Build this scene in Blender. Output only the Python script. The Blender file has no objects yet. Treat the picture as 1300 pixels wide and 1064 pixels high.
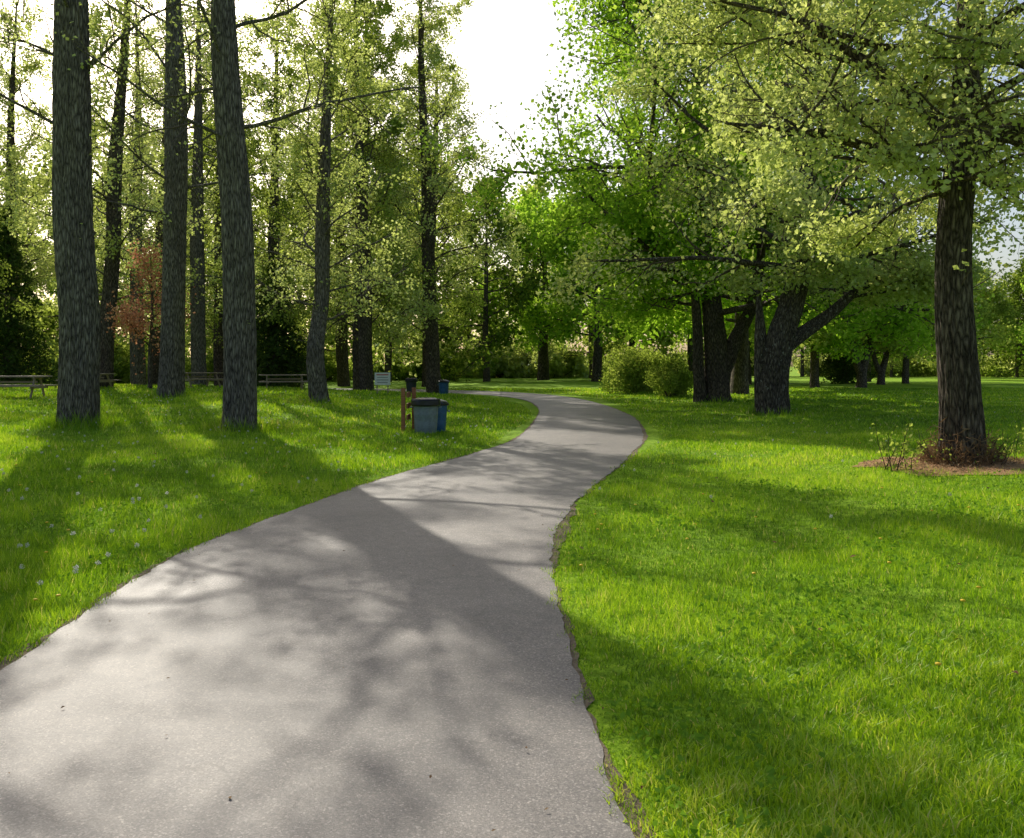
import bpy, math, time, numpy as np
from mathutils import Vector
T0=time.time()
scene=bpy.context.scene
CAMH=1.6
# ------------------------------------------------------------------ helpers
class MB:
    def __init__(s): s.v=[];s.q=[];s.t=[];s.qm=[];s.tm=[];s.qr=[];s.tr=[];s.qs=[];s.ts=[];s.n=0
    def add(s,V,quads=None,tris=None,mat=0,rnd=0.5,smooth=False):
        V=np.asarray(V,float).reshape(-1,3)
        if quads is not None and len(quads):
            k=len(quads); s.q.append(np.asarray(quads)+s.n); s.qm.append(np.full(k,mat)); s.qr.append(np.broadcast_to(rnd,(k,)).astype(float)); s.qs.append(np.full(k,smooth))
        if tris is not None and len(tris):
            k=len(tris); s.t.append(np.asarray(tris)+s.n); s.tm.append(np.full(k,mat)); s.tr.append(np.broadcast_to(rnd,(k,)).astype(float)); s.ts.append(np.full(k,smooth))
        s.v.append(V); s.n+=len(V)
    def mesh(s,name,mats):
        me=bpy.data.meshes.new(name)
        V=np.concatenate(s.v)
        q=np.concatenate(s.q) if s.q else np.zeros((0,4),int)
        t=np.concatenate(s.t) if s.t else np.zeros((0,3),int)
        me.vertices.add(len(V)); me.vertices.foreach_set('co',V.astype(np.float32).ravel())
        li=np.concatenate([q.ravel(),t.ravel()]).astype(np.int32)
        me.loops.add(len(li)); me.loops.foreach_set('vertex_index',li)
        nf=len(q)+len(t); me.polygons.add(nf)
        st=np.concatenate([np.arange(len(q))*4,len(q)*4+np.arange(len(t))*3]).astype(np.int32)
        me.polygons.foreach_set('loop_start',st)
        c=lambda a,b:np.concatenate(a+b) if (a or b) else np.zeros(0)
        me.polygons.foreach_set('material_index',c(s.qm,s.tm).astype(np.int32))
        me.polygons.foreach_set('use_smooth',c(s.qs,s.ts).astype(bool))
        for m in mats: me.materials.append(m)
        at=me.attributes.new('rnd','FLOAT','FACE'); at.data.foreach_set('value',c(s.qr,s.tr).astype(np.float32))
        me.update(calc_edges=True)
        return me
def obj(name,me,loc=(0,0,0),rz=0,sc=1.0,parent=None):
    o=bpy.data.objects.new(name,me); scene.collection.objects.link(o)
    o.location=loc; o.rotation_euler=(0,0,rz); o.scale=(sc,sc,sc) if not hasattr(sc,'__len__') else sc
    if parent: o.parent=parent
    return o
def sstep(x): x=np.clip(x,0,1); return x*x*(3-2*x)
def catmull(P,k):
    P=np.asarray(P,float)
    Q=np.vstack([2*P[0]-P[1],P,2*P[-1]-P[-2]]); t=(np.arange(k)/k)[None,:,None]
    a,b,c,d=[Q[i:len(P)-1+i][:,None] for i in range(4)]
    out=.5*((2*b)+(-a+c)*t+(2*a-5*b+4*c-d)*t*t+(-a+3*b-3*c+d)*t**3)
    return np.vstack([out.reshape(-1,P.shape[1]),P[-1:]])
# ------------------------------------------------------------------ materials
def newmat(name):
    m=bpy.data.materials.new(name); m.use_nodes=True; nt=m.node_tree; nt.nodes.clear()
    out=nt.nodes.new('ShaderNodeOutputMaterial'); return m,nt,out
def ramp(nt,fac,stops):
    r=nt.nodes.new('ShaderNodeValToRGB'); e=r.color_ramp.elements
    while len(e)<len(stops): e.new(.5)
    for i,(p,c) in enumerate(stops): e[i].position=p; e[i].color=(*c,1)
    nt.links.new(fac,r.inputs[0]); return r.outputs[0]
def noise(nt,vec,scale,detail=4,rough=.6):
    n=nt.nodes.new('ShaderNodeTexNoise'); n.inputs['Scale'].default_value=scale; n.inputs['Detail'].default_value=detail; n.inputs['Roughness'].default_value=rough
    if vec is not None: nt.links.new(vec,n.inputs['Vector'])
    return n.outputs['Fac']
def mapping(nt,scale=(1,1,1),kind='Object'):
    tc=nt.nodes.new('ShaderNodeTexCoord'); mp=nt.nodes.new('ShaderNodeMapping'); mp.inputs['Scale'].default_value=scale
    nt.links.new(tc.outputs[kind],mp.inputs[0]); return mp.outputs[0]
def mixc(nt,a,b,f,mode='MIX'):
    m=nt.nodes.new('ShaderNodeMix'); m.data_type='RGBA'; m.blend_type=mode
    for s,v in ((m.inputs[6],a),(m.inputs[7],b),(m.inputs[0],f)):
        if hasattr(v,'is_output'): nt.links.new(v,s)
        elif isinstance(v,(int,float)): s.default_value=v
        else: s.default_value=(*v,1)
    return m.outputs[2]
def principled(nt,out,col,rough=.8,bump=None,bstr=.5,bdist=.02,spec=.3):
    p=nt.nodes.new('ShaderNodeBsdfPrincipled')
    if hasattr(col,'is_output'): nt.links.new(col,p.inputs['Base Color'])
    else: p.inputs['Base Color'].default_value=(*col,1)
    if hasattr(rough,'is_output'): nt.links.new(rough,p.inputs['Roughness'])
    else: p.inputs['Roughness'].default_value=rough
    p.inputs['Specular IOR Level'].default_value=spec
    if bump is not None:
        b=nt.nodes.new('ShaderNodeBump'); b.inputs['Strength'].default_value=bstr; b.inputs['Distance'].default_value=bdist
        nt.links.new(bump,b.inputs['Height']); nt.links.new(b.outputs[0],p.inputs['Normal'])
    nt.links.new(p.outputs[0],out.inputs[0]); return p
def leafmat(name,stops,trans=.5,tboost=(1.3,1.25,.7),gloss=0):
    m,nt,out=newmat(name)
    at=nt.nodes.new('ShaderNodeAttribute'); at.attribute_name='rnd'
    col=ramp(nt,at.outputs['Fac'],stops)
    d=nt.nodes.new('ShaderNodeBsdfDiffuse'); t=nt.nodes.new('ShaderNodeBsdfTranslucent')
    nt.links.new(col,d.inputs[0]); tc=mixc(nt,col,tboost,1.0,'MULTIPLY'); nt.links.new(tc,t.inputs[0])
    mx=nt.nodes.new('ShaderNodeMixShader'); mx.inputs[0].default_value=trans
    nt.links.new(d.outputs[0],mx.inputs[1]); nt.links.new(t.outputs[0],mx.inputs[2])
    if gloss:
        g=nt.nodes.new('ShaderNodeBsdfGlossy'); g.inputs['Roughness'].default_value=.45; g.inputs[0].default_value=(.9,1,.8,1)
        m2=nt.nodes.new('ShaderNodeMixShader'); m2.inputs[0].default_value=gloss
        nt.links.new(mx.outputs[0],m2.inputs[1]); nt.links.new(g.outputs[0],m2.inputs[2]); mx=m2
    nt.links.new(mx.outputs[0],out.inputs[0])
    return m
M_spring=leafmat('leaf_spring',[(0,(.26,.31,.09)),(.5,(.48,.54,.18)),(1,(.70,.73,.38))],.58,(1.2,1.2,.8),.04)
M_green=leafmat('leaf_green',[(0,(.12,.23,.02)),(.5,(.28,.48,.05)),(1,(.52,.68,.14))],.6)
M_dark=leafmat('leaf_dark',[(0,(.05,.08,.012)),(.5,(.12,.20,.03)),(1,(.26,.34,.06))],.45)
M_mid=leafmat('leaf_mid',[(0,(.14,.19,.04)),(.5,(.30,.39,.09)),(1,(.50,.57,.19))],.55)
M_red=leafmat('leaf_red',[(0,(.34,.13,.08)),(.5,(.58,.29,.17)),(1,(.74,.48,.32))],.5,(1.2,1,.9))
M_con=leafmat('conifer_needles',[(0,(.03,.06,.016)),(.5,(.07,.115,.03)),(1,(.15,.20,.05))],.3)
M_grass=leafmat('grass_blades',[(0,(.08,.17,.008)),(.3,(.17,.33,.012)),(.55,(.27,.45,.018)),(.85,(.44,.60,.045)),(1,(.56,.54,.22))],.5,(1.3,1.2,.6),.03)
M_weed=leafmat('clover',[(0,(.09,.20,.015)),(1,(.24,.42,.05))],.4)
M_dry=leafmat('dry_leaf',[(0,(.12,.06,.03)),(.6,(.26,.16,.08)),(1,(.4,.30,.18))],.2,(1,1,1))
def barkmat(name,c0,c1,c2,hs=22,vs=3.2,speck=0):
    m,nt,out=newmat(name)
    v=mapping(nt,(hs,hs,vs))
    nz=nt.nodes.new('ShaderNodeTexNoise'); nz.inputs['Scale'].default_value=.7; nz.inputs['Detail'].default_value=2; nt.links.new(v,nz.inputs['Vector'])
    vv=mixc(nt,v,nz.outputs['Color'],1.0,'ADD')
    vo=nt.nodes.new('ShaderNodeTexVoronoi'); vo.feature='DISTANCE_TO_EDGE'; vo.inputs['Scale'].default_value=1.0; nt.links.new(vv,vo.inputs['Vector'])
    n1=noise(nt,v,2.2,5,.8)
    mt=nt.nodes.new('ShaderNodeMath'); mt.operation='MULTIPLY_ADD'; nt.links.new(vo.outputs['Distance'],mt.inputs[0]); mt.inputs[1].default_value=1.1; nt.links.new(n1,mt.inputs[2])
    col=ramp(nt,mt.outputs[0],[(.45,c0),(.66,c1),(1.0,c2)])
    big=noise(nt,mapping(nt,(1,1,.6)),1.3,4,.6)
    tint=ramp(nt,big,[(.3,(.75,.74,.76)),(.5,(1,1,1)),(.75,(1.0,1.0,.85))])
    col=mixc(nt,col,tint,.9,'MULTIPLY')
    if speck:
        sp=noise(nt,mapping(nt,(9,9,5)),1.6,4,.7); s=ramp(nt,sp,[(.6,(0,0,0)),(.68,(1,1,1))]); col=mixc(nt,col,(.33,.33,.29),s)
    principled(nt,out,col,.9,mt.outputs[0],1.0,.03,.15); return m
M_bark=barkmat('bark_grey',(.04,.033,.029),(.17,.142,.127),(.37,.325,.29))
M_barkd=barkmat('bark_dark',(.025,.019,.016),(.10,.077,.062),(.25,.20,.16),18,4)
M_barkp=barkmat('bark_speckled',(.02,.016,.014),(.09,.072,.06),(.2,.17,.14),16,4,1)
m,nt,out=newmat('twig_bark'); principled(nt,out,(.11,.085,.062),.9); M_twig=m
# ground
m,nt,out=newmat('lawn'); v=mapping(nt)
a=noise(nt,v,.25,4,.6); b=noise(nt,v,9,5,.75)
c1=ramp(nt,b,[(.3,(.09,.16,.010)),(.5,(.21,.36,.018)),(.7,(.36,.52,.035))])
c2=ramp(nt,a,[(.35,(.75,.82,.7)),(.65,(1.15,1.1,1.0))])
col=mixc(nt,c1,c2,1.0,'MULTIPLY')
principled(nt,out,col,.95,b,.8,.05,.1); M_lawn=m
m,nt,out=newmat('asphalt'); v=mapping(nt)
vo=nt.nodes.new('ShaderNodeTexVoronoi'); vo.inputs['Scale'].default_value=150; nt.links.new(v,vo.inputs['Vector'])
fine=noise(nt,v,100,4,.85); mid=noise(nt,v,.8,6,.7); blot=noise(nt,v,9,6,.8)
sep=nt.nodes.new('ShaderNodeSeparateColor'); nt.links.new(vo.outputs['Color'],sep.inputs[0])
cs=ramp(nt,sep.outputs[0],[(0,(.125,.114,.108)),(.5,(.175,.16,.15)),(.88,(.225,.207,.192)),(1,(.36,.335,.31))])
cf=ramp(nt,fine,[(.35,(.74,.74,.74)),(.65,(1.22,1.21,1.19))]); col=mixc(nt,cs,cf,1.0,'MULTIPLY')
cm=ramp(nt,mid,[(.3,(.78,.775,.78)),(.7,(1.25,1.22,1.17))]); col=mixc(nt,col,cm,1.0,'MULTIPLY')
cb=ramp(nt,blot,[(.35,(.84,.84,.84)),(.62,(1.1,1.08,1.04))]); col=mixc(nt,col,cb,1.0,'MULTIPLY')
cr=nt.nodes.new('ShaderNodeTexVoronoi'); cr.feature='DISTANCE_TO_EDGE'; cr.inputs['Scale'].default_value=.45
nzc=nt.nodes.new('ShaderNodeTexNoise'); nzc.inputs['Scale'].default_value=2.5; nzc.inputs['Detail'].default_value=6; nt.links.new(v,nzc.inputs['Vector'])
vv=mixc(nt,v,nzc.outputs['Color'],.5,'ADD'); nt.links.new(vv,cr.inputs['Vector'])
crk=ramp(nt,cr.outputs['Distance'],[(0,(.5,.48,.47)),(.004,(1,1,1))]); col=mixc(nt,col,crk,.45,'MULTIPLY')
principled(nt,out,col,.6,fine,.5,.005,.5); M_asph=m
m,nt,out=newmat('dirt'); v=mapping(nt)
b=noise(nt,v,30,5,.8); col=ramp(nt,b,[(.3,(.10,.08,.05)),(.6,(.25,.20,.13)),(.8,(.40,.33,.23))]); principled(nt,out,col,.95,b,.8,.02,.1); M_dirt=m
m,nt,out=newmat('needle_litter'); v=mapping(nt)
b=noise(nt,v,40,5,.85); col=ramp(nt,b,[(.3,(.18,.09,.045)),(.55,(.46,.27,.14)),(.8,(.62,.42,.26))]); principled(nt,out,col,.95,b,.8,.02,.1); M_mulch=m
def simple(name,c,rough=.6,var=.25,ns=12,spec=.4,metal=0):
    m,nt,out=newmat(name); b=noise(nt,mapping(nt),ns,5,.7)
    col=ramp(nt,b,[(.3,tuple(x*(1-var) for x in c)),(.7,tuple(min(1,x*(1+var)) for x in c))])
    p=principled(nt,out,col,rough,b,.2,.01,spec); p.inputs['Metallic'].default_value=metal; return m
def wood(name,c):
    m,nt,out=newmat(name); b=noise(nt,mapping(nt,(3,30,30)),1.5,6,.7)
    col=ramp(nt,b,[(.3,tuple(x*.55 for x in c)),(.7,tuple(x*1.3 for x in c))]); principled(nt,out,col,.75,b,.4,.005,.3); return m
M_wood=wood('weathered_wood',(.36,.27,.20)); M_woodr=wood('stained_wood',(.36,.15,.07))
M_grey=simple('grey_plastic',(.17,.20,.22),.45); M_blue=simple('blue_plastic',(.02,.09,.22),.4); M_bag=simple('black_bag',(.012,.012,.014),.3,ns=30)
M_white=simple('white_paint',(.75,.74,.72),.5,.08); M_redp=simple('red_paint',(.5,.06,.05),.5,.1); M_dkp=simple('dark_plastic',(.03,.035,.04),.5)
M_yel=simple('dandelion_yellow',(.75,.5,.02),.7,.1,80); M_seed=leafmat('seed_head',[(0,(.55,.55,.5)),(1,(.75,.75,.7))],.4,(1,1,1))
# ------------------------------------------------------------------ path and terrain
PL=[(-2.2,-6),(-2.5,0),(-2.67,4.4),(-2.8,7.2),(-2.42,9.6),(-1.72,12.6),(-.75,15.6),(.1,19.2),(.8,27),(1.0,34.5),(.4,42),(-1.5,48),(-5,52.5),(-14,57),(-45,64)]
PR=[(1.0,-6),(.6,0),(.34,4.2),(.32,7.0),(.53,9.0),(1.05,11.5),(2.05,15.2),(3.1,20.5),(3.8,28),(3.7,37),(2.7,46),(0,53),(-4,57.5),(-13,62),(-44,69)]
L=catmull(PL,24); R=catmull(PR,24); Cc=(L+R)/2; HW=np.linalg.norm(R-L,axis=1)/2
def pdist(x,y):
    x=np.asarray(x,float).ravel(); y=np.asarray(y,float).ravel()
    d=np.empty(len(x)); sd=np.empty(len(x))
    for i in range(0,len(x),20000):
        xs=x[i:i+20000,None]; ys=y[i:i+20000,None]
        dd=(xs-Cc[None,:,0])**2+(ys-Cc[None,:,1])**2
        k=dd.argmin(1); r=np.arange(len(k))
        dx=xs[:,0]-Cc[k,0]; dy=ys[:,0]-Cc[k,1]
        ed=(R-L)[k]; ed/=np.linalg.norm(ed,axis=1)[:,None]
        lat=dx*ed[:,0]+dy*ed[:,1]
        far=np.sqrt(dd[r,k])
        d[i:i+20000]=np.maximum(np.abs(lat),far*.9)-HW[k]; sd[i:i+20000]=np.sign(lat)
    return d,sd
def gz(x,y):
    x=np.asarray(x,float); sh=x.shape; y=np.asarray(y,float)
    d,s=pdist(x,y); X=x.ravel();Y=y.ravel()
    left=(s<0)
    h=.42*sstep((d-1.5)/9)*sstep((Y-14)/16)*left
    w=sstep((d-.6)/3)
    h=h+w*(.05*np.sin(X*.45+1.3)*np.sin(Y*.37+.4)+.025*np.sin(X*1.3+Y*.9)+.015*np.sin(X*2.7-Y*2.1+1))
    h=h+w*.06*sstep((d)/1.5)
    return h.reshape(sh)
def g1(x,y): return float(gz(np.array([x]),np.array([y]))[0])
def axis(a,b,step,far): 
    core=np.arange(a,b+step,step); k=1.25; ext=[];s=step;p=core[-1]
    while p<far: s*=k;p+=s;ext.append(p)
    s=step;p=core[0];e2=[]
    while p>-far: s*=k;p-=s;e2.append(p)
    return np.concatenate([e2[::-1],core,ext])
gx=axis(-30,30,.4,2500); gy=axis(-6,60,.4,2500)
GX,GY=np.meshgrid(gx,gy); GZ=gz(GX,GY)
nx,ny=len(gx),len(gy); idx=np.arange(nx*ny).reshape(ny,nx)
q=np.stack([idx[:-1,:-1],idx[:-1,1:],idx[1:,1:],idx[1:,:-1]],-1).reshape(-1,4)
mb=MB(); mb.add(np.stack([GX,GY,GZ],-1),q,smooth=True); obj('lawn_ground',mb.mesh('lawn_ground',[M_lawn]))
rng=np.random.default_rng(5)
def strip(name,extra,jit,z,mat,crown=0):
    Lf=catmull(PL,60); Rf=catmull(PR,60)
    e=(Rf-Lf); w=np.linalg.norm(e,axis=1)[:,None]; e=e/w; n=len(Lf)
    def jn():
        a=np.zeros(n)
        for sg,am in ((2,.5),(6,.8),(20,1)):
            x=rng.normal(0,1,n); kk=np.exp(-np.linspace(-3,3,sg*3)**2); kk/=np.sqrt((kk**2).sum()); a+=am*np.convolve(x,kk,'same')
        return a[:,None]*jit
    A=Lf-e*(extra+jn()); B=Rf+e*(extra+jn())
    t=np.linspace(0,1,9); P=A[:,None]*(1-t[None,:,None])+B[:,None]*t[None,:,None]
    Z=z+crown*(1-(2*t-1)**2); V=np.concatenate([P,np.broadcast_to(Z[None,:,None],(n,9,1))],2)
    id=np.arange(n*9).reshape(n,9); q=np.stack([id[:-1,:-1],id[:-1,1:],id[1:,1:],id[1:,:-1]],-1).reshape(-1,4)
    mb=MB(); mb.add(V,q,smooth=True); return obj(name,mb.mesh(name,[mat]))
strip('asphalt_path',0,.012,.014,M_asph,.01)
strip('dirt_verge',.06,.02,.008,M_dirt)
# ------------------------------------------------------------------ trees
def tubeV(P,Rr,sides,ridge=None):
    P=np.asarray(P); T=np.empty_like(P); T[1:-1]=P[2:]-P[:-2]; T[0]=P[1]-P[0]; T[-1]=P[-1]-P[-2]; T/=np.sqrt((T*T).sum(1))[:,None]+1e-9
    x,y,z=T[:,0],T[:,1],T[:,2]; o=np.zeros(len(P))
    N=np.stack([o,z,-y],1) if abs(z.mean())>.7 else np.stack([y,-x,o],1)
    N=N/(np.sqrt((N*N).sum(1))[:,None]+1e-9)
    B=np.stack([y*N[:,2]-z*N[:,1],z*N[:,0]-x*N[:,2],x*N[:,1]-y*N[:,0]],1)
    a=np.arange(sides)*(2*np.pi/sides)
    Rm=np.asarray(Rr)[:,None]*np.ones(sides)
    if ridge is not None: Rm=ridge(Rm,a,P)
    V=P[:,None]+Rm[:,:,None]*(np.cos(a)[None,:,None]*N[:,None]+np.sin(a)[None,:,None]*B[:,None])
    n=len(P); id=np.arange(n*sides).reshape(n,sides); j=np.roll(id,-1,1)
    q=np.stack([id[:-1],id[1:],j[1:],j[:-1]],-1).reshape(-1,4)
    return V.reshape(-1,3),q
def leaves(mb,C,size,rng,mat=1,up=.3,asp=.75,bright=None,sv=.35):
    n=len(C)
    if n==0: return
    N=rng.normal(0,1,(n,3)); N[:,2]+=up; N/=np.linalg.norm(N,axis=1)[:,None]
    a=rng.normal(0,1,(n,3)); a-=N*(a*N).sum(1)[:,None]; a/=np.linalg.norm(a,axis=1)[:,None]
    b=np.cross(N,a); s=(size*(1+rng.uniform(-sv,sv,n)))[:,None]
    f=rng.uniform(.0,.25,n)[:,None]
    V=np.stack([C,C+a*s*.45+b*s*.5*asp+N*s*f,C+a*s,C+a*s*.45-b*s*.5*asp+N*s*f],1)
    r=rng.uniform(0,1,n)*.6+.2 if bright is None else np.clip(bright+rng.normal(0,.16,n),0,1)
    mb.add(V,np.arange(n*4).reshape(n,4),mat=mat,rnd=r)
def nrm(v): return v/(math.sqrt(v[0]**2+v[1]**2+v[2]**2)+1e-9)
def grow(mb,LF,rng,p,d,Ln,r,lvl,c):
    ns=c['seg'][lvl]; pts=[p]; d=nrm(d); ds=[d]
    w=c['wob'][lvl]; tr=c['trop'][lvl]; za,zb=c.get('zmin',(0,0))
    W=rng.normal(0,w,(ns,3)); W[:,2]+=tr
    for i in range(ns):
        d=nrm(d+W[i])
        if p[2]<za-zb*math.hypot(p[0],p[1])+.4 and d[2]<.12: d=nrm(np.array([d[0],d[1],.15]))
        p=p+d*(Ln/ns); pts.append(p); ds.append(d)
    if r>c.get('rmin',0):
        V,q=tubeV(pts,np.linspace(r,r*.35,ns+1),c['sides'][lvl]); mb.add(V,q,mat=0 if lvl==0 else 2,smooth=True)
    if lvl>=len(c['kids']):
        LF.append((np.array(pts),lvl)); return
    k=c['kids'][lvl]; k=max(1,int(round(k*(.6+.4*Ln/c['ref'])*rng.uniform(.8,1.2)))) if lvl==0 else k
    for j in range(k):
        t=c['t0'][lvl]+(1-c['t0'][lvl])*(j+rng.uniform(0,1))/k
        i=min(ns-1,int(t*ns)); fr=t*ns-i; pp=pts[i]*(1-fr)+pts[i+1]*fr; dd=ds[i+1]
        u=rng.normal(0,1,3); u[2]*=c.get('flat',.6); u-=dd*u.dot(dd); u=nrm(u); an=math.radians(rng.uniform(*c['ang']))
        grow(mb,LF,rng,pp,dd*math.cos(an)+u*math.sin(an),Ln*c['lr'][lvl]*rng.uniform(.6,1.15)*(1.15-.5*t),r*(1-.65*t)*.55,lvl+1,c)
def ridgef(seed,amp,flare,nl=6,hi=False):
    rs=np.random.default_rng(seed); ph=rs.uniform(0,6.28,12); fr=rs.integers(17,40,6) if hi else rs.integers(9,23,6)
    def f(Rm,a,P):
        z=P[:,2:3]-P[0,2]; A=a[None]
        m=1+amp*sum(np.sin(A*fr[i]+ph[i]+1.6*np.sin(z*(1.3+.7*i)+ph[i+6])) for i in range(6))/2.2
        m=m+.05*np.sin(2*A+z*.5+ph[0])+.03*np.sin(3*A-z*.8+ph[1])
        fl=flare*np.exp(-z/.32)*(1+.45*np.sin(A*nl+ph[2])+.25*np.sin(A*3+ph[3]))
        return Rm*(m+fl)
    return f
def treemesh(name,stems,c,seed,lmat,bark,density,lsize,lspread,hero=True,lup=.3,epi=0,limbr=(.018,.014),cl=1.0):
    rng=np.random.default_rng(seed); mb=MB(); LF=[]
    for si,(pts,rads,z0,nl,lf,pitch,azr) in enumerate(stems):
        pts=np.array(pts,float); zz=np.array(rads,float)
        P=catmull(pts,16 if not hero else 40); Rr=np.interp(np.linspace(0,1,len(P)),np.linspace(0,1,len(rads)),zz)
        first=pts[0][2]<.3
        if first: P=np.vstack([P[:1]-[0,0,.4],P]); Rr=np.concatenate([Rr[:1],Rr])
        fl=.42 if first else .0
        V,q=tubeV(P,Rr,130 if hero else 12,ridgef(seed+si,.038 if hero else .03,fl,6,hero)) 
        mb.add(V,q,mat=0,smooth=True)
        az=rng.uniform(0,6.28)
        zs=P[:,2]; ztop=zs.max()
        for j in range(nl):
            t=(j+rng.uniform(0,1))/nl; z=z0+(ztop-z0)*t*.98
            i=int(np.clip(np.searchsorted(zs,z),1,len(P)-1)); p=P[i]; rr=Rr[i]
            if azr is None: az+=2.4+rng.normal(0,.4)
            else: az=rng.uniform(*azr)
            pi=math.radians(pitch[0]+(pitch[1]-pitch[0])*t+rng.normal(0,8))
            d=np.array([math.cos(az)*math.cos(pi),math.sin(az)*math.cos(pi),math.sin(pi)])
            Ln=lf(t)*rng.uniform(.75,1.15)
            grow(mb,LF,rng,p,d,Ln,min(rr*.5,limbr[0]+Ln*limbr[1]),0,c)
        for j in range(epi):
            i=rng.integers(len(P)//7,len(P)-2); a=rng.uniform(0,6.28)
            grow(mb,LF,rng,P[i],np.array([math.cos(a),math.sin(a),.5]),rng.uniform(.3,1.0),.012,len(c['kids']),c)
    C=[];Bz=[]; ph=rng.uniform(0,6.28,6)
    for pts,l in LF:
        e=pts[-1]
        g=math.sin(e[0]*1.3+ph[0]+.8*math.sin(e[2]*.9+ph[3]))*math.sin(e[1]*1.3+ph[1])*1.3+.6*math.sin(e[2]*1.7+ph[2]+e[0]*.6)
        k=rng.poisson(density*min(2.0,max(.08,1+cl*g)))
        if k==0: continue
        t=rng.uniform(.15,1,k)*(len(pts)-1); i=np.minimum(t.astype(int),len(pts)-2); f=(t-i)[:,None]
        C.append(pts[i]*(1-f)+pts[i+1]*f); Bz.append(np.full(k,rng.uniform(.2,.8)))
    C=np.concatenate(C);Bz=np.concatenate(Bz); C+=rng.normal(0,lspread,C.shape)
    za,zb=c.get('zmin',(0,0)); k=C[:,2]>za-zb*np.hypot(C[:,0],C[:,1])-.35
    leaves(mb,C[k],lsize,rng,1,lup,bright=Bz[k])
    print(name,'twigs',len(LF),'leaves',len(C)); return mb.mesh(name,[bark,lmat,M_twig])
TALL=dict(seg=[8,5,3],wob=[.15,.2,.24],trop=[-.02,-.05,-.04],sides=[7,4,3],kids=[12,8],t0=[.12,.08],ang=(30,70),lr=[.45,.4],ref=5,flat=.9,zmin=(2.6,0))
THIN=dict(TALL); THIN.update(kids=[9,5])
MAPLE=dict(seg=[8,6,4],wob=[.11,.14,.18],trop=[.0,-.02,-.03],sides=[8,5,3],kids=[10,8],t0=[.2,.1],ang=(28,62),lr=[.48,.42],ref=7,flat=.55)
BG=dict(seg=[5,4,3],wob=[.13,.16,.2],trop=[.0,-.03,-.03],sides=[5,3,3],kids=[6,4],t0=[.2,.15],ang=(30,65),lr=[.5,.5],ref=5,flat=.7,rmin=.012)
def tallmesh(name,lean,r0,r1,H,z0,nl,seed,bark=M_bark,dens=6,Lm=5.0,epi=0,lmat=M_spring,lsize=.10,cfg=TALL,hero=True,pitch=(18,58),sp=.12):
    pts=[(0,0,0)]+[(lean[0]*k,lean[1]*k,H*k) for k in (.12,.25,.45,.7,1)]
    rs=np.random.default_rng(seed)
    pts=[(x+rs.normal(0,.08)*(z>0),y+rs.normal(0,.08)*(z>0),z) for x,y,z in pts]
    rads=[r0,r0*.92,r0*.86,r1,r1*.6,r1*.15]
    return treemesh(name,[(pts,rads,z0,nl,lambda t:Lm*(1-.5*t),pitch,None)],cfg,seed,lmat,bark,dens,lsize,sp,hero,epi=epi,limbr=(.012,.009))
def put(name,me,x,y,rz=0,sc=1.0,parent=None): return obj(name,me,(x,y,g1(x,y)-.02),rz,sc,parent)
put('ash_tree',tallmesh('ash_a',(-.45,0),.46,.38,21,6.6,17,11,dens=4,Lm=4.6,epi=10,lsize=.095,cfg=THIN),-10.3,20.6)
put('ash_tree',tallmesh('ash_b',(-.6,0),.385,.30,20,6.0,17,12,dens=4,Lm=4.6,epi=14,lsize=.095,cfg=THIN),-6.45,20.5)
meC=tallmesh('ash_c',(.1,0),.45,.36,24,5.2,25,13,dens=6,Lm=4.8,epi=20,lsize=.12,cfg=THIN)
put('ash_tree',meC,-12.4,31.5)
put('ash_tree',tallmesh('ash_d',(.2,.2),.31,.24,14.5,2.7,32,14,dens=6.5,Lm=3.8,epi=50,lsize=.105),-6.55,29.5)
meE=tallmesh('ash_e',(1.6,0),.42,.32,26,3.8,36,15,M_barkd,dens=7.5,Lm=5.4,epi=20,lsize=.15,sp=.16)
meF=tallmesh('ash_f',(-.5,.5),.40,.30,24,3.4,36,16,M_barkd,dens=7.5,Lm=5.0,epi=30,lsize=.15,lmat=M_mid,sp=.16)
for me,x,y,r,s in [(meE,-21,44.5,0,1),(meF,-8.3,49.5,1,1),(meE,-4.7,52,2.2,1.05),(meC,-18.4,51,2.6,1),(meF,-9.8,56,3,1.1),(meC,-25,58,4,1.05),(meE,-33,57,1.9,1),(meF,-16.7,60,5,1.1),(meF,-31,45,.4,1),(meC,-27,36,5.2,1),(meF,-6.2,64,3.6,1.05),(meF,-21.5,64,2.4,1.1),(meE,-28,68,5.6,1.05),(meE,-13,67,4.4,1.1)]:
    put('ash_tree',me,x,y,r,s)
# right foreground tree
c=dict(MAPLE); c.update(kids=[11,8],trop=[.0,-.02,-.03],sides=[9,5,3],wob=[.12,.17,.22],zmin=(3.3,.12),ref=5)
st=[([(0,0,0),(-.02,0,1),(-.1,0,2.2),(-.12,0,3.4),(.02,0,5),(.12,0,6.6),(.3,.2,10),(.4,.3,13)],[.30,.27,.255,.24,.22,.2,.13,.03],4.8,22,lambda t:5.2*(1-.45*t),(12,50),None),
    ([(-.1,0,4.0),(-.9,-.2,4.5),(-2.2,-.3,4.9),(-3.6,-.2,5.1)],[.10,.08,.06,.02],4.1,13,lambda t:2.7*(1-.2*t),(-5,25),None),
    ([(-.02,0,4.8),(-.9,.8,6.2),(-2.2,1.8,7.6)],[.11,.09,.03],5.2,10,lambda t:3.2*(1-.3*t),(0,30),None),
    ([(0,0,4.5),(1.0,-.3,5.2),(2.4,-.6,5.9)],[.10,.08,.03],4.7,10,lambda t:2.8*(1-.3*t),(0,30),None)]
put('ash_tree',treemesh('park_tree_near',st,c,31,M_spring,M_barkd,14,.085,.13,True,epi=8,limbr=(.01,.011),cl=1.0),6.75,13.0)
c=dict(MAPLE); c.update(zmin=(4.1,.12))
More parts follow.
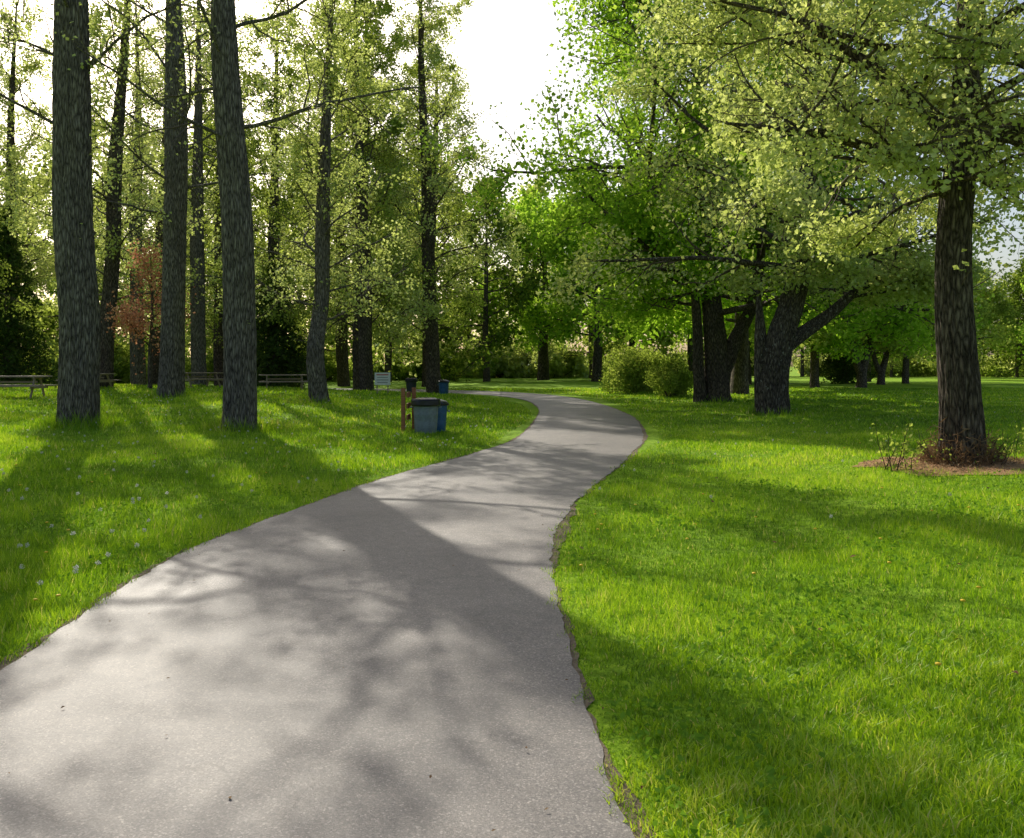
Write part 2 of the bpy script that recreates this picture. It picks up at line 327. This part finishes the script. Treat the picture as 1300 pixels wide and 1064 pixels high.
st=[([(0,0,0),(.05,0,1.2),(.25,0,2.4),(.75,.1,3.9),(1.2,.3,6),(1.3,.5,9),(1.2,.6,13)],[.52,.47,.43,.36,.27,.16,.03],4.3,22,lambda t:6.2*math.sqrt(max(.1,1-.8*t*t)),(2,50),None),
    ([(-.28,0,0),(-.34,0,1),(-.36,0,2.4),(-.42,0,3.9)],[.22,.2,.18,.05],3.6,2,lambda t:1.2,(20,40),None),
    ([(.3,0,2.1),(1.0,0,2.6),(1.9,.2,3.2),(3.0,.3,4.1),(4.2,.3,4.6)],[.26,.21,.17,.12,.04],3.6,9,lambda t:3.0,(10,30),None)]
put('maple_tree',treemesh('maple_b',st,c,32,M_spring,M_barkp,17,.14,.24,True,cl=.9),8.1,27)
c=dict(MAPLE); c.update(zmin=(4.6,.30),ang=(28,75))
st=[([(0,0,0),(0,0,1.2),(-.05,0,2.4),(-.3,0,5),(-.7,0,9),(-.9,0,14),(-1.0,0,20)],[.58,.52,.48,.38,.28,.16,.03],3.6,36,lambda t:9.4*math.sqrt(max(.1,1-.8*t*t)),(2,50),None),
    ([(.25,0,1.3),(.9,.1,2.8),(1.7,.2,4.6),(2.2,.4,8),(2.4,.6,13)],[.36,.32,.25,.16,.03],3.8,16,lambda t:6.5*(1-.5*t),(5,50),None),
    ([(-.8,-.3,0),(-.88,-.3,1.5),(-1.0,-.4,4),(-1.4,-.6,8)],[.28,.24,.19,.03],3.8,8,lambda t:5.5*(1-.5*t),(0,40),(2.0,4.6))]
put('maple_tree',treemesh('maple_c',st,c,33,M_green,M_barkd,22,.19,.32,True,cl=.7),9.1,38.5)
BG2=dict(BG); BG2.update(zmin=(2.9,.1))
st=[([(0,0,0),(.05,0,1.4),(.1,0,2.6),(0,.1,6),(0,0,10)],[.38,.34,.3,.2,.03],2.8,24,lambda t:5.0*math.sqrt(max(.1,1-.8*t*t)),(0,55),None)]
meG=treemesh('maple_g',st,BG2,34,M_green,M_barkd,25,.26,.34,False,cl=.6)
st=[([(0,0,0),(-.1,0,1.2),(-.5,0,2.6),(-.8,.1,6),(-.9,0,9)],[.36,.32,.26,.18,.03],2.7,16,lambda t:4.6*math.sqrt(max(.1,1-.8*t*t)),(0,55),None),
    ([(.1,0,1.1),(.6,0,2.4),(1.2,.1,5),(1.3,0,8.5)],[.26,.22,.15,.03],2.7,14,lambda t:4.2*math.sqrt(max(.1,1-.8*t*t)),(0,55),None)]
meH=treemesh('maple_h',st,BG2,35,M_mid,M_barkd,25,.26,.34,False,cl=.6)
for i,(x,y,k,s) in enumerate([(12.6,48,0,1.3),(17,57,1,1.15),(25,62,1,1.05),(26.5,76,0,1.1),(36,88,0,1.1),(39,78,1,.95),(20,74,0,1.2),(8.6,88,0,1.5),(52,98,1,1.1),(20,96,0,1.5),(3.5,96,0,1.7),(58,90,0,1.0),(21.3,61,0,.85),(29.8,70,1,.9),(34.5,76,0,.85)]):
    put('maple_tree',[meG,meH][k],x,y,i*1.7,s)
def conifer(name,H,Rb,seed,n=46,z0=1.0):
    rng=np.random.default_rng(seed); mb=MB()
    P=np.array([(0,0,z) for z in np.linspace(-.3,H,24)]); V,q=tubeV(P,np.linspace(.32,.02,24),10,ridgef(seed,.03,.3)); mb.add(V,q,mat=0,smooth=True)
    C=[]
    for z in np.linspace(z0,H*.98,n):
        for a in rng.uniform(0,6.28,6):
            Ln=Rb*(1-z/H)**.8*rng.uniform(.6,1.1)+.2
            s=np.linspace(0,1,7); r=Ln*s; zz=z+.12*Ln*s-.42*Ln*s*s
            pts=np.stack([np.cos(a)*r,np.sin(a)*r,zz],1); V,q=tubeV(pts,np.linspace(.03,.006,7),3); mb.add(V,q,mat=0)
            k=int(55*Ln/3)+6; t=rng.uniform(.1,1,k); b=np.array([np.cos(a),np.sin(a),0]);sd=np.array([-np.sin(a),np.cos(a),0])
            w=.32*Ln*(1-.6*t)*rng.uniform(-1,1,k)
            cc=b*(Ln*t)[:,None]+sd*w[:,None]; cc[:,2]+=z+.12*Ln*t-.42*Ln*t*t-np.abs(w)*.25+rng.normal(0,.05,k); C.append(cc)
    C=np.concatenate(C); leaves(mb,C,.38,rng,1,.8,asp=.38); return mb.mesh(name,[M_barkd,M_con])
c1=conifer('fir_a',15,4.6,51,36); c2=conifer('fir_b',10,3.6,52,32,.6)
for x,y,k,s,r in [(-31.5,54,0,.75,0),(-15.8,58,1,.9,1),(30,78,1,.9,4),(-23,74,1,1,1.5),(19,78,1,1.0,.7)]:
    put('fir_tree',[c1,c2][k],x,y,r,s)
st=[([(0,0,0),(0,0,1.5),(.1,0,3.5),(0,.1,6.0)],[.10,.09,.06,.02],1.6,18,lambda t:1.9*math.sqrt(max(.1,1-.8*t*t)),(5,55),None)]
put('red_maple_tree',treemesh('red_maple',st,BG,41,M_red,M_barkd,12,.12,.28,False),-16.3,39.0)
# distant forest
forest=bpy.data.objects.new('distant_forest',None); scene.collection.objects.link(forest)
def bgmesh(name,seed,H,Rc,mat,dens=34):
    st=[([(0,0,0),(.1,0,H*.3),(0,.2,H*.6),(0,0,H)],[.34,.28,.2,.04],H*.12,30,lambda t:Rc*math.sqrt(max(.12,1-.8*t*t)),(-5,60),None)]
    c=dict(BG); c.update(rmin=.02)
    return treemesh(name,st,c,seed,mat,M_barkd,dens,.42,.45,False,cl=.5)
bgs=[bgmesh('forest_a',61,19,5.0,M_mid,9),bgmesh('forest_b',62,17,5.5,M_dark,10),bgmesh('forest_c',63,20,4.6,M_spring,7)]
rng=np.random.default_rng(77)
for ring,(D,n,sc) in enumerate([(80,22,1.15),(104,28,1.25),(130,32,1.3)]):
    for i in range(n):
        a=math.radians(-60+120*(i+rng.uniform(.1,.9))/n); x=D*math.sin(a)*1.15; y=D*math.cos(a)+10+rng.uniform(-5,5)
        if x>14 and D<110: continue
        if ring==0 and -1<x<12: continue
        s=sc*rng.uniform(.8,1.15)
        if x>14: s*=.8
        if -8<x<14: s*=.95
        obj('forest_tree',bgs[[0,1,2,0,2][rng.integers(5)]],(x,y,g1(x,y)-.05),rng.uniform(0,6.28),s,forest)
for i in range(12):
    x=54+i*6+rng.uniform(-3,3); y=118+rng.uniform(-8,8); obj('forest_tree',bgs[[0,2,1][i%3]],(x,y,g1(x,y)),i*1.3,rng.uniform(.6,.9),forest)
def shrub(name,w,h,seed,mat,n=9000,ls=.09,lumps=16):
    rng=np.random.default_rng(seed); mb=MB(); C=[];Bt=[]
    for i in range(lumps):
        a=rng.uniform(0,6.28); rr=w*.5*math.sqrt(rng.uniform(0,.7)); cz=h*rng.uniform(.2,.75)*(1-.3*(2*rr/w)**2); R0=min(w,h)*rng.uniform(.17,.3)
        c0=np.array([math.cos(a)*rr,math.sin(a)*rr,cz]); k=n//lumps; v=rng.normal(0,1,(k,3)); v/=np.linalg.norm(v,axis=1)[:,None]
        C.append(c0+v*(R0*rng.uniform(.4,1.3,k)**.7)[:,None]); Bt.append(np.full(k,rng.uniform(.3,.65)))
        V,q=tubeV(np.array([[c0[0]*.2,c0[1]*.2,-.1],c0*[.6,.6,.5],c0+[0,0,R0]]),[.04,.025,.008],4); mb.add(V,q,mat=0)
    C=np.concatenate(C);Bt=np.concatenate(Bt); ok=C[:,2]>.03; leaves(mb,C[ok],ls,rng,1,.3,bright=Bt[ok]); return mb.mesh(name,[M_barkd,mat])
s1=shrub('shrub_a',3.8,3.0,71,M_mid,18000,.13,26); s2=shrub('shrub_b',2.3,2.3,72,M_mid,9000,.11,16); s3=shrub('shrub_c',8,3.6,73,M_mid,6000,.36,40); s4=shrub('shrub_d',9,3.0,74,M_dark,6000,.36,40); s5=shrub('shrub_e',8,2.6,75,M_spring,5000,.36,36)
put('bush',s1,7.1,49); put('bush',s2,8.0,43.5)
und=bpy.data.objects.new('forest_undergrowth',None); scene.collection.objects.link(und)
for i in range(48):
    a=math.radians(-66+132*(i+rng.uniform(0,1))/48); D=rng.uniform(76,92); x=D*math.sin(a)*1.1;y=D*math.cos(a)+10
    if x>-8: y+=26
    if x>12: y+=24; x*=1.5
    me=[s3,s4,s5,s3][rng.integers(4)] if x<-8 else [s3,s5][rng.integers(2)]
    obj('undergrowth_shrub',me,(x,y,g1(x,y)-.1),rng.uniform(0,6),rng.uniform(.8,1.3) if x<-8 else rng.uniform(1.1,1.7),und)
# ------------------------------------------------------------------ grass
rng=np.random.default_rng(9)
TREES=[(-10.3,20.6,.6),(-6.45,20.5,.5),(-12.4,31.5,.55),(-6.55,29.5,.42),(8.1,27,.7),(9.1,38.5,.7)]
def mulch_d(x,y): 
    a=np.arctan2(y-13.0,x-7.0); r=np.hypot((x-7.2)/1.75,(y-12.9)/.95); return r-(1+.12*np.sin(3*a+1)+.08*np.sin(7*a)+.05*np.sin(13*a))
mb=MB()
def band(y0,y1,dens,hgt,wid,curved):
    w1=.66*y1+3; n=int(dens*(y1-y0)*2*w1)
    x=rng.uniform(-w1,w1,n); y=rng.uniform(y0,y1,n)
    k=np.abs(x)<.64*y+2; x=x[k];y=y[k]
    d,s=pdist(x,y); e=.03*np.sin(y*7.3)+.02*np.sin(y*19+x*8)+.012*np.sin(y*53)
    k=(d>-.03+e)&(mulch_d(x,y)>rng.uniform(-.25,.05,len(x)))
    x=x[k];y=y[k];d=d[k]; n=len(x); z=gz(x,y)
    patch=.5+.25*np.sin(x*1.7+np.sin(y*1.1)*2)+.25*np.sin(y*2.3+np.sin(x*1.9)*1.5)
    big=.5+.5*np.sin(x*.6+1.5*np.sin(y*.35))*np.sin(y*.5+1.2*np.sin(x*.4))
    fine=np.sin(x*7+3*np.sin(y*5))*np.sin(y*8+2*np.sin(x*6))
    h=hgt*(.55+.5*patch+.3*fine)*rng.uniform(.6,1.35,n)
    h*=np.where(x<np.interp(y,L[:,1][:200],L[:,0][:200]),1.3,1)
    h*=.7+.4*sstep(d/.4)
    for tx,ty,tr in TREES:
        dt=np.hypot(x-tx,y-ty); h*=1+2.6*np.exp(-((dt-tr)/.35)**2); 
    a=rng.uniform(0,6.28,n); dx=np.cos(a);dy=np.sin(a); w=wid*rng.uniform(.6,1.4,n)
    b=rng.uniform(0,6.28,n); ln=h*rng.uniform(.15,.9,n); bx=np.cos(b)*ln;by=np.sin(b)*ln
    r=np.clip(.04+.36*patch+.34*big+.2*fine+rng.normal(0,.18,n),0,.93); r=np.where(rng.uniform(0,1,n)<.04,1.0,r)
    p=lambda fx,fz,sg:np.stack([x+bx*fx+sg*dx*w*.5,y+by*fx+sg*dy*w*.5,z+h*fz-.01],1)
    if curved:
        V=np.stack([p(0,0,-1),p(0,0,1),p(.3,.6,.8),p(.3,.6,-.8),p(1,.95,0)],1); i=np.arange(n)[:,None]*5
        mb.add(V,i+np.array([[0,1,2,3]]),mat=0,rnd=r); s0=mb.n-n*5
        mb.t.append(i+np.array([[3,2,4]])+s0); mb.tm.append(np.zeros(n)); mb.tr.append(r); mb.ts.append(np.zeros(n,bool))
    else:
        V=np.stack([p(0,0,-1),p(0,0,1),p(.8,1,0)],1); mb.add(V,tris=np.arange(n*3).reshape(n,3),mat=0,rnd=r)
band(1.8,5,6000,.065,.0055,True)
band(5,8,3600,.065,.0075,False)
band(8,13,1500,.065,.011,False)
band(13,22,560,.07,.019,False)
band(22,36,170,.08,.036,False)
band(36,60,50,.09,.065,False)
obj('lawn_grass',mb.mesh('lawn_grass',[M_grass]))
def scatter(n,y0,y1,pw=1.0):
    u=rng.uniform(0,1,n); y=y0+(y1-y0)*u**pw; x=rng.uniform(-1,1,n)*(.66*y+2); d,s=pdist(x,y); k=(d>.08)&(mulch_d(x,y)>.05); return x[k],y[k]
mb=MB(); x,y=scatter(9000,2,12); cl=np.sin(x*2.1+1)*np.sin(y*1.7+2)+rng.normal(0,.4,len(x)); x=x[cl>.4];y=y[cl>.4]
x=np.repeat(x,5)+rng.normal(0,.035,len(x)*5);y=np.repeat(y,5)+rng.normal(0,.035,len(y)*5)
leaves(mb,np.stack([x,y,gz(x,y)+rng.uniform(.03,.07,len(x))],1),.035,rng,0,1.6); obj('clover_patch',mb.mesh('clover_patch',[M_weed]))
mb=MB()
def ball(c,r,mat,fl=1.0,rn=.5):
    th=np.linspace(0,np.pi,6); ph=np.linspace(0,2*np.pi,8,endpoint=False); V=np.stack([np.outer(np.sin(th),np.cos(ph)),np.outer(np.sin(th),np.sin(ph)),np.outer(np.cos(th),np.ones(8))*fl],-1)*r+np.array(c)
    id=np.arange(48).reshape(6,8); j=np.roll(id,-1,1); mb.add(V,np.stack([id[:-1],id[1:],j[1:],j[:-1]],-1).reshape(-1,4),mat=mat,rnd=rn,smooth=True)
x,y=scatter(1300,3.4,34,.9); kk=(x<0)|(rng.uniform(0,1,len(x))<.3); x=x[kk];y=y[kk]
for i in range(len(x)):
    yel=rng.uniform()<(.25 if x[i]<0 else .55); z=g1(x[i],y[i]); h=rng.uniform(.07,.12) if yel else rng.uniform(.14,.25); lx,ly=rng.normal(0,.025,2)
    V,q=tubeV(np.array([[x[i],y[i],z],[x[i]+lx*.4,y[i]+ly*.4,z+h*.6],[x[i]+lx,y[i]+ly,z+h]]),[.002,.0018,.0016],4); mb.add(V,q,mat=2,rnd=.3)
    cc=np.array((x[i]+lx,y[i]+ly,z+h))
    if yel: ball(cc,.016,0,.45)
    else:
        ball(cc,.004,1,1,.1); v=rng.normal(0,1,(50,3)); v/=np.linalg.norm(v,axis=1)[:,None]; leaves(mb,cc+v*.014,.009,rng,1,0,asp=.7)
obj('dandelions',mb.mesh('dandelions',[M_yel,M_seed,M_grass]))
mb=MB(); n=1500; y=2+40*rng.uniform(0,1,n)**1.6; x=rng.uniform(-3.2,4,n); d,s=pdist(x,y); k=(d<.1)&((rng.uniform(0,1,n)<.22)|(d>-.3)); x=x[k];y=y[k]
leaves(mb,np.stack([x,y,np.full(len(x),.031)],1),.022,rng,0,6,asp=.5)
x,y=scatter(70,4,16); leaves(mb,np.stack([x,y,gz(x,y)+.05],1),.05,rng,0,3,asp=.6)
obj('fallen_leaves',mb.mesh('fallen_leaves',[M_dry]))
mb=MB(); na,nr=96,14; A=np.linspace(0,2*np.pi,na,endpoint=False); rr=np.linspace(0,1,nr)
bd=1.15+.12*np.sin(3*A+1)+.08*np.sin(7*A)+.05*np.sin(13*A)
X=7.2+np.outer(rr,np.cos(A)*bd*1.75); Y=12.9+np.outer(rr,np.sin(A)*bd*.95)
Z=gz(X,Y)+.012+.07*(1-rr[:,None])*np.ones(na)
id=np.arange(na*nr).reshape(nr,na); j=np.roll(id,-1,1); mb.add(np.stack([X,Y,Z],-1),np.stack([id[:-1],id[1:],j[1:],j[:-1]],-1).reshape(-1,4),smooth=True)
n=2000; a=rng.uniform(0,6.28,n); r=np.sqrt(rng.uniform(0,1,n)); x=7.2+np.cos(a)*r*1.95;y=12.9+np.sin(a)*r*1.05
leaves(mb,np.stack([x,y,gz(x,y)+.05+.04*(1-r)],1),.06,rng,1,2,asp=.3,bright=np.full(n,.8))
obj('bark_mulch_bed',mb.mesh('mulch',[M_mulch,M_dry]))
mb=MB(); n=1800; a=rng.uniform(0,6.28,n); z=np.abs(rng.normal(0,.2,n)); r=.30+.22*np.exp(-z/.2)+rng.uniform(0,.12,n)
P=np.stack([6.75+np.cos(a)*r,13+np.sin(a)*r,g1(6.75,13)+z],1); leaves(mb,P,.16,rng,0,0,asp=.08)
for i in range(40):
    a=rng.uniform(0,6.28); r=rng.uniform(.3,.6); p=np.array([6.75+math.cos(a)*r,13+math.sin(a)*r,g1(6.75,13)]); h=rng.uniform(.2,.5)
    e=p+np.array([math.cos(a)*.2,math.sin(a)*.2,h]); V,q=tubeV(np.array([p,(p+e)/2+rng.normal(0,.03,3),e]),[.006,.005,.003],4); mb.add(V,q,mat=2)
    leaves(mb,p+(e-p)*rng.uniform(.4,1,(3,1))+rng.normal(0,.04,(3,3)),.05,rng,1)
obj('root_shoots',mb.mesh('root_shoots',[M_dry,M_mid,M_barkd]))
mb=MB()
for sx,sy,ns,hh in ((5.5,12.6,12,.75),(7.75,12.9,12,.7),(8.1,12.9,12,.7)):
  for i in range(ns):
    p=np.array([sx+rng.normal(0,.13),sy+rng.normal(0,.13),g1(sx,sy)-.02]); e=p+np.array([rng.normal(.05,.22),rng.normal(0,.2),rng.uniform(.3,hh)])
    V,q=tubeV(np.array([p,(p+e)/2+rng.normal(0,.05,3),e]),[.007,.005,.003],4); mb.add(V,q,mat=0)
    leaves(mb,p+(e-p)*rng.uniform(.3,1,(12,1))+rng.normal(0,.06,(12,3)),.06,rng,1)
obj('sapling_shrub',mb.mesh('sapling',[M_barkd,M_mid]))
# ------------------------------------------------------------------ furniture
def box(mb,c,s,mat=0,rx=0,ry=0):
    c=np.array(c);s=np.array(s)/2; V=np.array([(x,y,z) for x in(-1,1) for y in(-1,1) for z in(-1,1)])*s
    if rx: V=V@np.array([[1,0,0],[0,math.cos(rx),math.sin(rx)],[0,-math.sin(rx),math.cos(rx)]])
    if ry: V=V@np.array([[math.cos(ry),0,-math.sin(ry)],[0,1,0],[math.sin(ry),0,math.cos(ry)]])
    mb.add(V+c,[[0,1,3,2],[4,6,7,5],[0,4,5,1],[2,3,7,6],[0,2,6,4],[1,5,7,3]],mat=mat)
def bev(o,w=.006):
    m=o.modifiers.new('bevel','BEVEL'); m.width=w; m.segments=2; m.limit_method='ANGLE'; return o
mb=MB()
for i in range(5): box(mb,(0,(i-2)*.148,.745),(2.3,.135,.045))
for s in(-1,1):
    for k in(0,1): box(mb,(0,s*(.60+k*.14),.435),(2.3,.13,.045))
for x in(-.8,.8):
    box(mb,(x,0,.70),(.05,.70,.043)); box(mb,(x+.05,0,.385),(.045,1.5,.09))
    for s in(-1,1): box(mb,(x,s*.42,.35),(.045,.09,.82),rx=s*.52)
box(mb,(0,0,.56),(1.6,.045,.07))
me=mb.mesh('picnic_table',[M_wood])
for x,y,r in [(-17.6,30.5,.15),(-11.3,43,.3),(-16.6,46,.9),(-21,43,-.2)]: bev(obj('picnic_table',me,(x,y,g1(x,y)-.02),r,1.05))
def lathe(mb,prof,mat,sides=32,c=(0,0,0),wob=0,rs=None):
    a=np.linspace(0,2*np.pi,sides,endpoint=False); P=np.array(prof); n=len(P)
    Rm=P[:,:1]*np.ones(sides)
    if wob: Rm=Rm+wob*(np.sin(a*9)[None]*.5+rs.normal(0,.5,(n,sides)))
    V=np.stack([Rm*np.cos(a),Rm*np.sin(a),P[:,1:]*np.ones(sides)],-1)+np.array(c)
    id=np.arange(n*sides).reshape(n,sides); j=np.roll(id,-1,1); mb.add(V,np.stack([id[:-1],j[:-1],j[1:],id[1:]],-1).reshape(-1,4),mat=mat,smooth=True)
def can(name,x,y,body,bag=True,H=.78):
    mb=MB(); rs=np.random.default_rng(3)
    lathe(mb,[(0,.02),(.24,.02),(.25,.0),(.262,.12),(.272,.2),(.268,.22),(.282,.42),(.288,.45),(.283,.47),(.298,.68),(.32,.69),(.325,H-.04),(.31,H-.01),(.29,H),(.28,H-.1),(0,H-.2)],0)
    if bag: lathe(mb,[(.285,H-.05),(.30,H+.02),(.325,H+.025),(.345,H-.01),(.345,H-.06),(.35,H-.11),(.336,H-.14)],1,48,wob=.007,rs=rs); lathe(mb,[(.3,H+.005),(.2,H+.05),(.08,H+.02),(0,H+.06)],1,24,wob=.02,rs=rs)
    else: lathe(mb,[(.335,H-.03),(.34,H+.01),(.28,H+.07),(.12,H+.12),(0,H+.13)],1,32)
    for s in(-1,1): box(mb,(s*.335,0,H-.17),(.05,.14,.03),0)
    return bev(obj(name,mb.mesh(name,[body,M_bag]),(x,y,g1(x,y)+.01)),.004)
can('trash_can',-2.02,20.3,M_grey); can('recycling_bin',-1.86,20.95,M_blue,False,.66)
can('trash_can',-5.7,49,M_dkp,True,.85); can('recycling_bin',-3.9,49.5,M_blue,False,.7)
mb=MB()
box(mb,(-.14,0,.5),(.09,.09,1.08)); box(mb,(.06,.45,.5),(.09,.09,1.08)); 
for z in(.35,.62,.88): box(mb,(-.04,.225,z),(.035,.62,.12),0)
obj('wooden_bin_stand',mb.mesh('stand',[M_woodr]),(-2.42,20.4,g1(-2.42,20.4)))
mb=MB()
box(mb,(-.27,0,.45),(.05,.05,1.0),1); box(mb,(.27,0,.45),(.05,.05,1.0),1); box(mb,(0,-.035,.78),(.78,.018,.62),0)
for i in range(4): box(mb,(0,-.048,.98-.13*i),(.6-.08*(i%2),.006,.022 if i else .05),2 if i==0 else 3)
obj('park_notice_sign',mb.mesh('notice',[M_white,M_wood,M_redp,M_dkp]),(-6.5,43.5,g1(-6.5,43.5)),.1)
# ------------------------------------------------------------------ light, sky, camera
EL=math.radians(33); AZ=math.radians(-25)
to=Vector((math.sin(AZ)*math.cos(EL),math.cos(AZ)*math.cos(EL),math.sin(EL)))
sl=bpy.data.lights.new('sun','SUN'); sl.energy=5; sl.angle=math.radians(.4); sl.color=(1,.94,.82)
so=bpy.data.objects.new('sun',sl); scene.collection.objects.link(so); so.rotation_euler=(-to).to_track_quat('-Z','Y').to_euler(); so.location=(-20,40,40)
w=bpy.data.worlds.new('World'); scene.world=w; w.use_nodes=True; nt=w.node_tree; bg=nt.nodes['Background']
sk=nt.nodes.new('ShaderNodeTexSky'); sk.sky_type='NISHITA'; sk.sun_disc=False; sk.sun_elevation=EL; sk.sun_rotation=AZ; sk.air_density=1.0; sk.dust_density=3.5; sk.ozone_density=1
nt.links.new(sk.outputs[0],bg.inputs[0]); bg.inputs[1].default_value=.15
cd=bpy.data.cameras.new('camera'); cam=bpy.data.objects.new('camera',cd); scene.collection.objects.link(cam); scene.camera=cam
cam.location=(0,0,CAMH); cam.rotation_euler=(math.radians(90),0,0); cd.sensor_width=36; cd.lens=36*1100/1300; cd.shift_y=-67/1300; cd.clip_end=6000; cd.clip_start=.05
scene.view_settings.view_transform='Standard'; scene.view_settings.look='None'; scene.view_settings.exposure=0
print('T script',time.time()-T0)
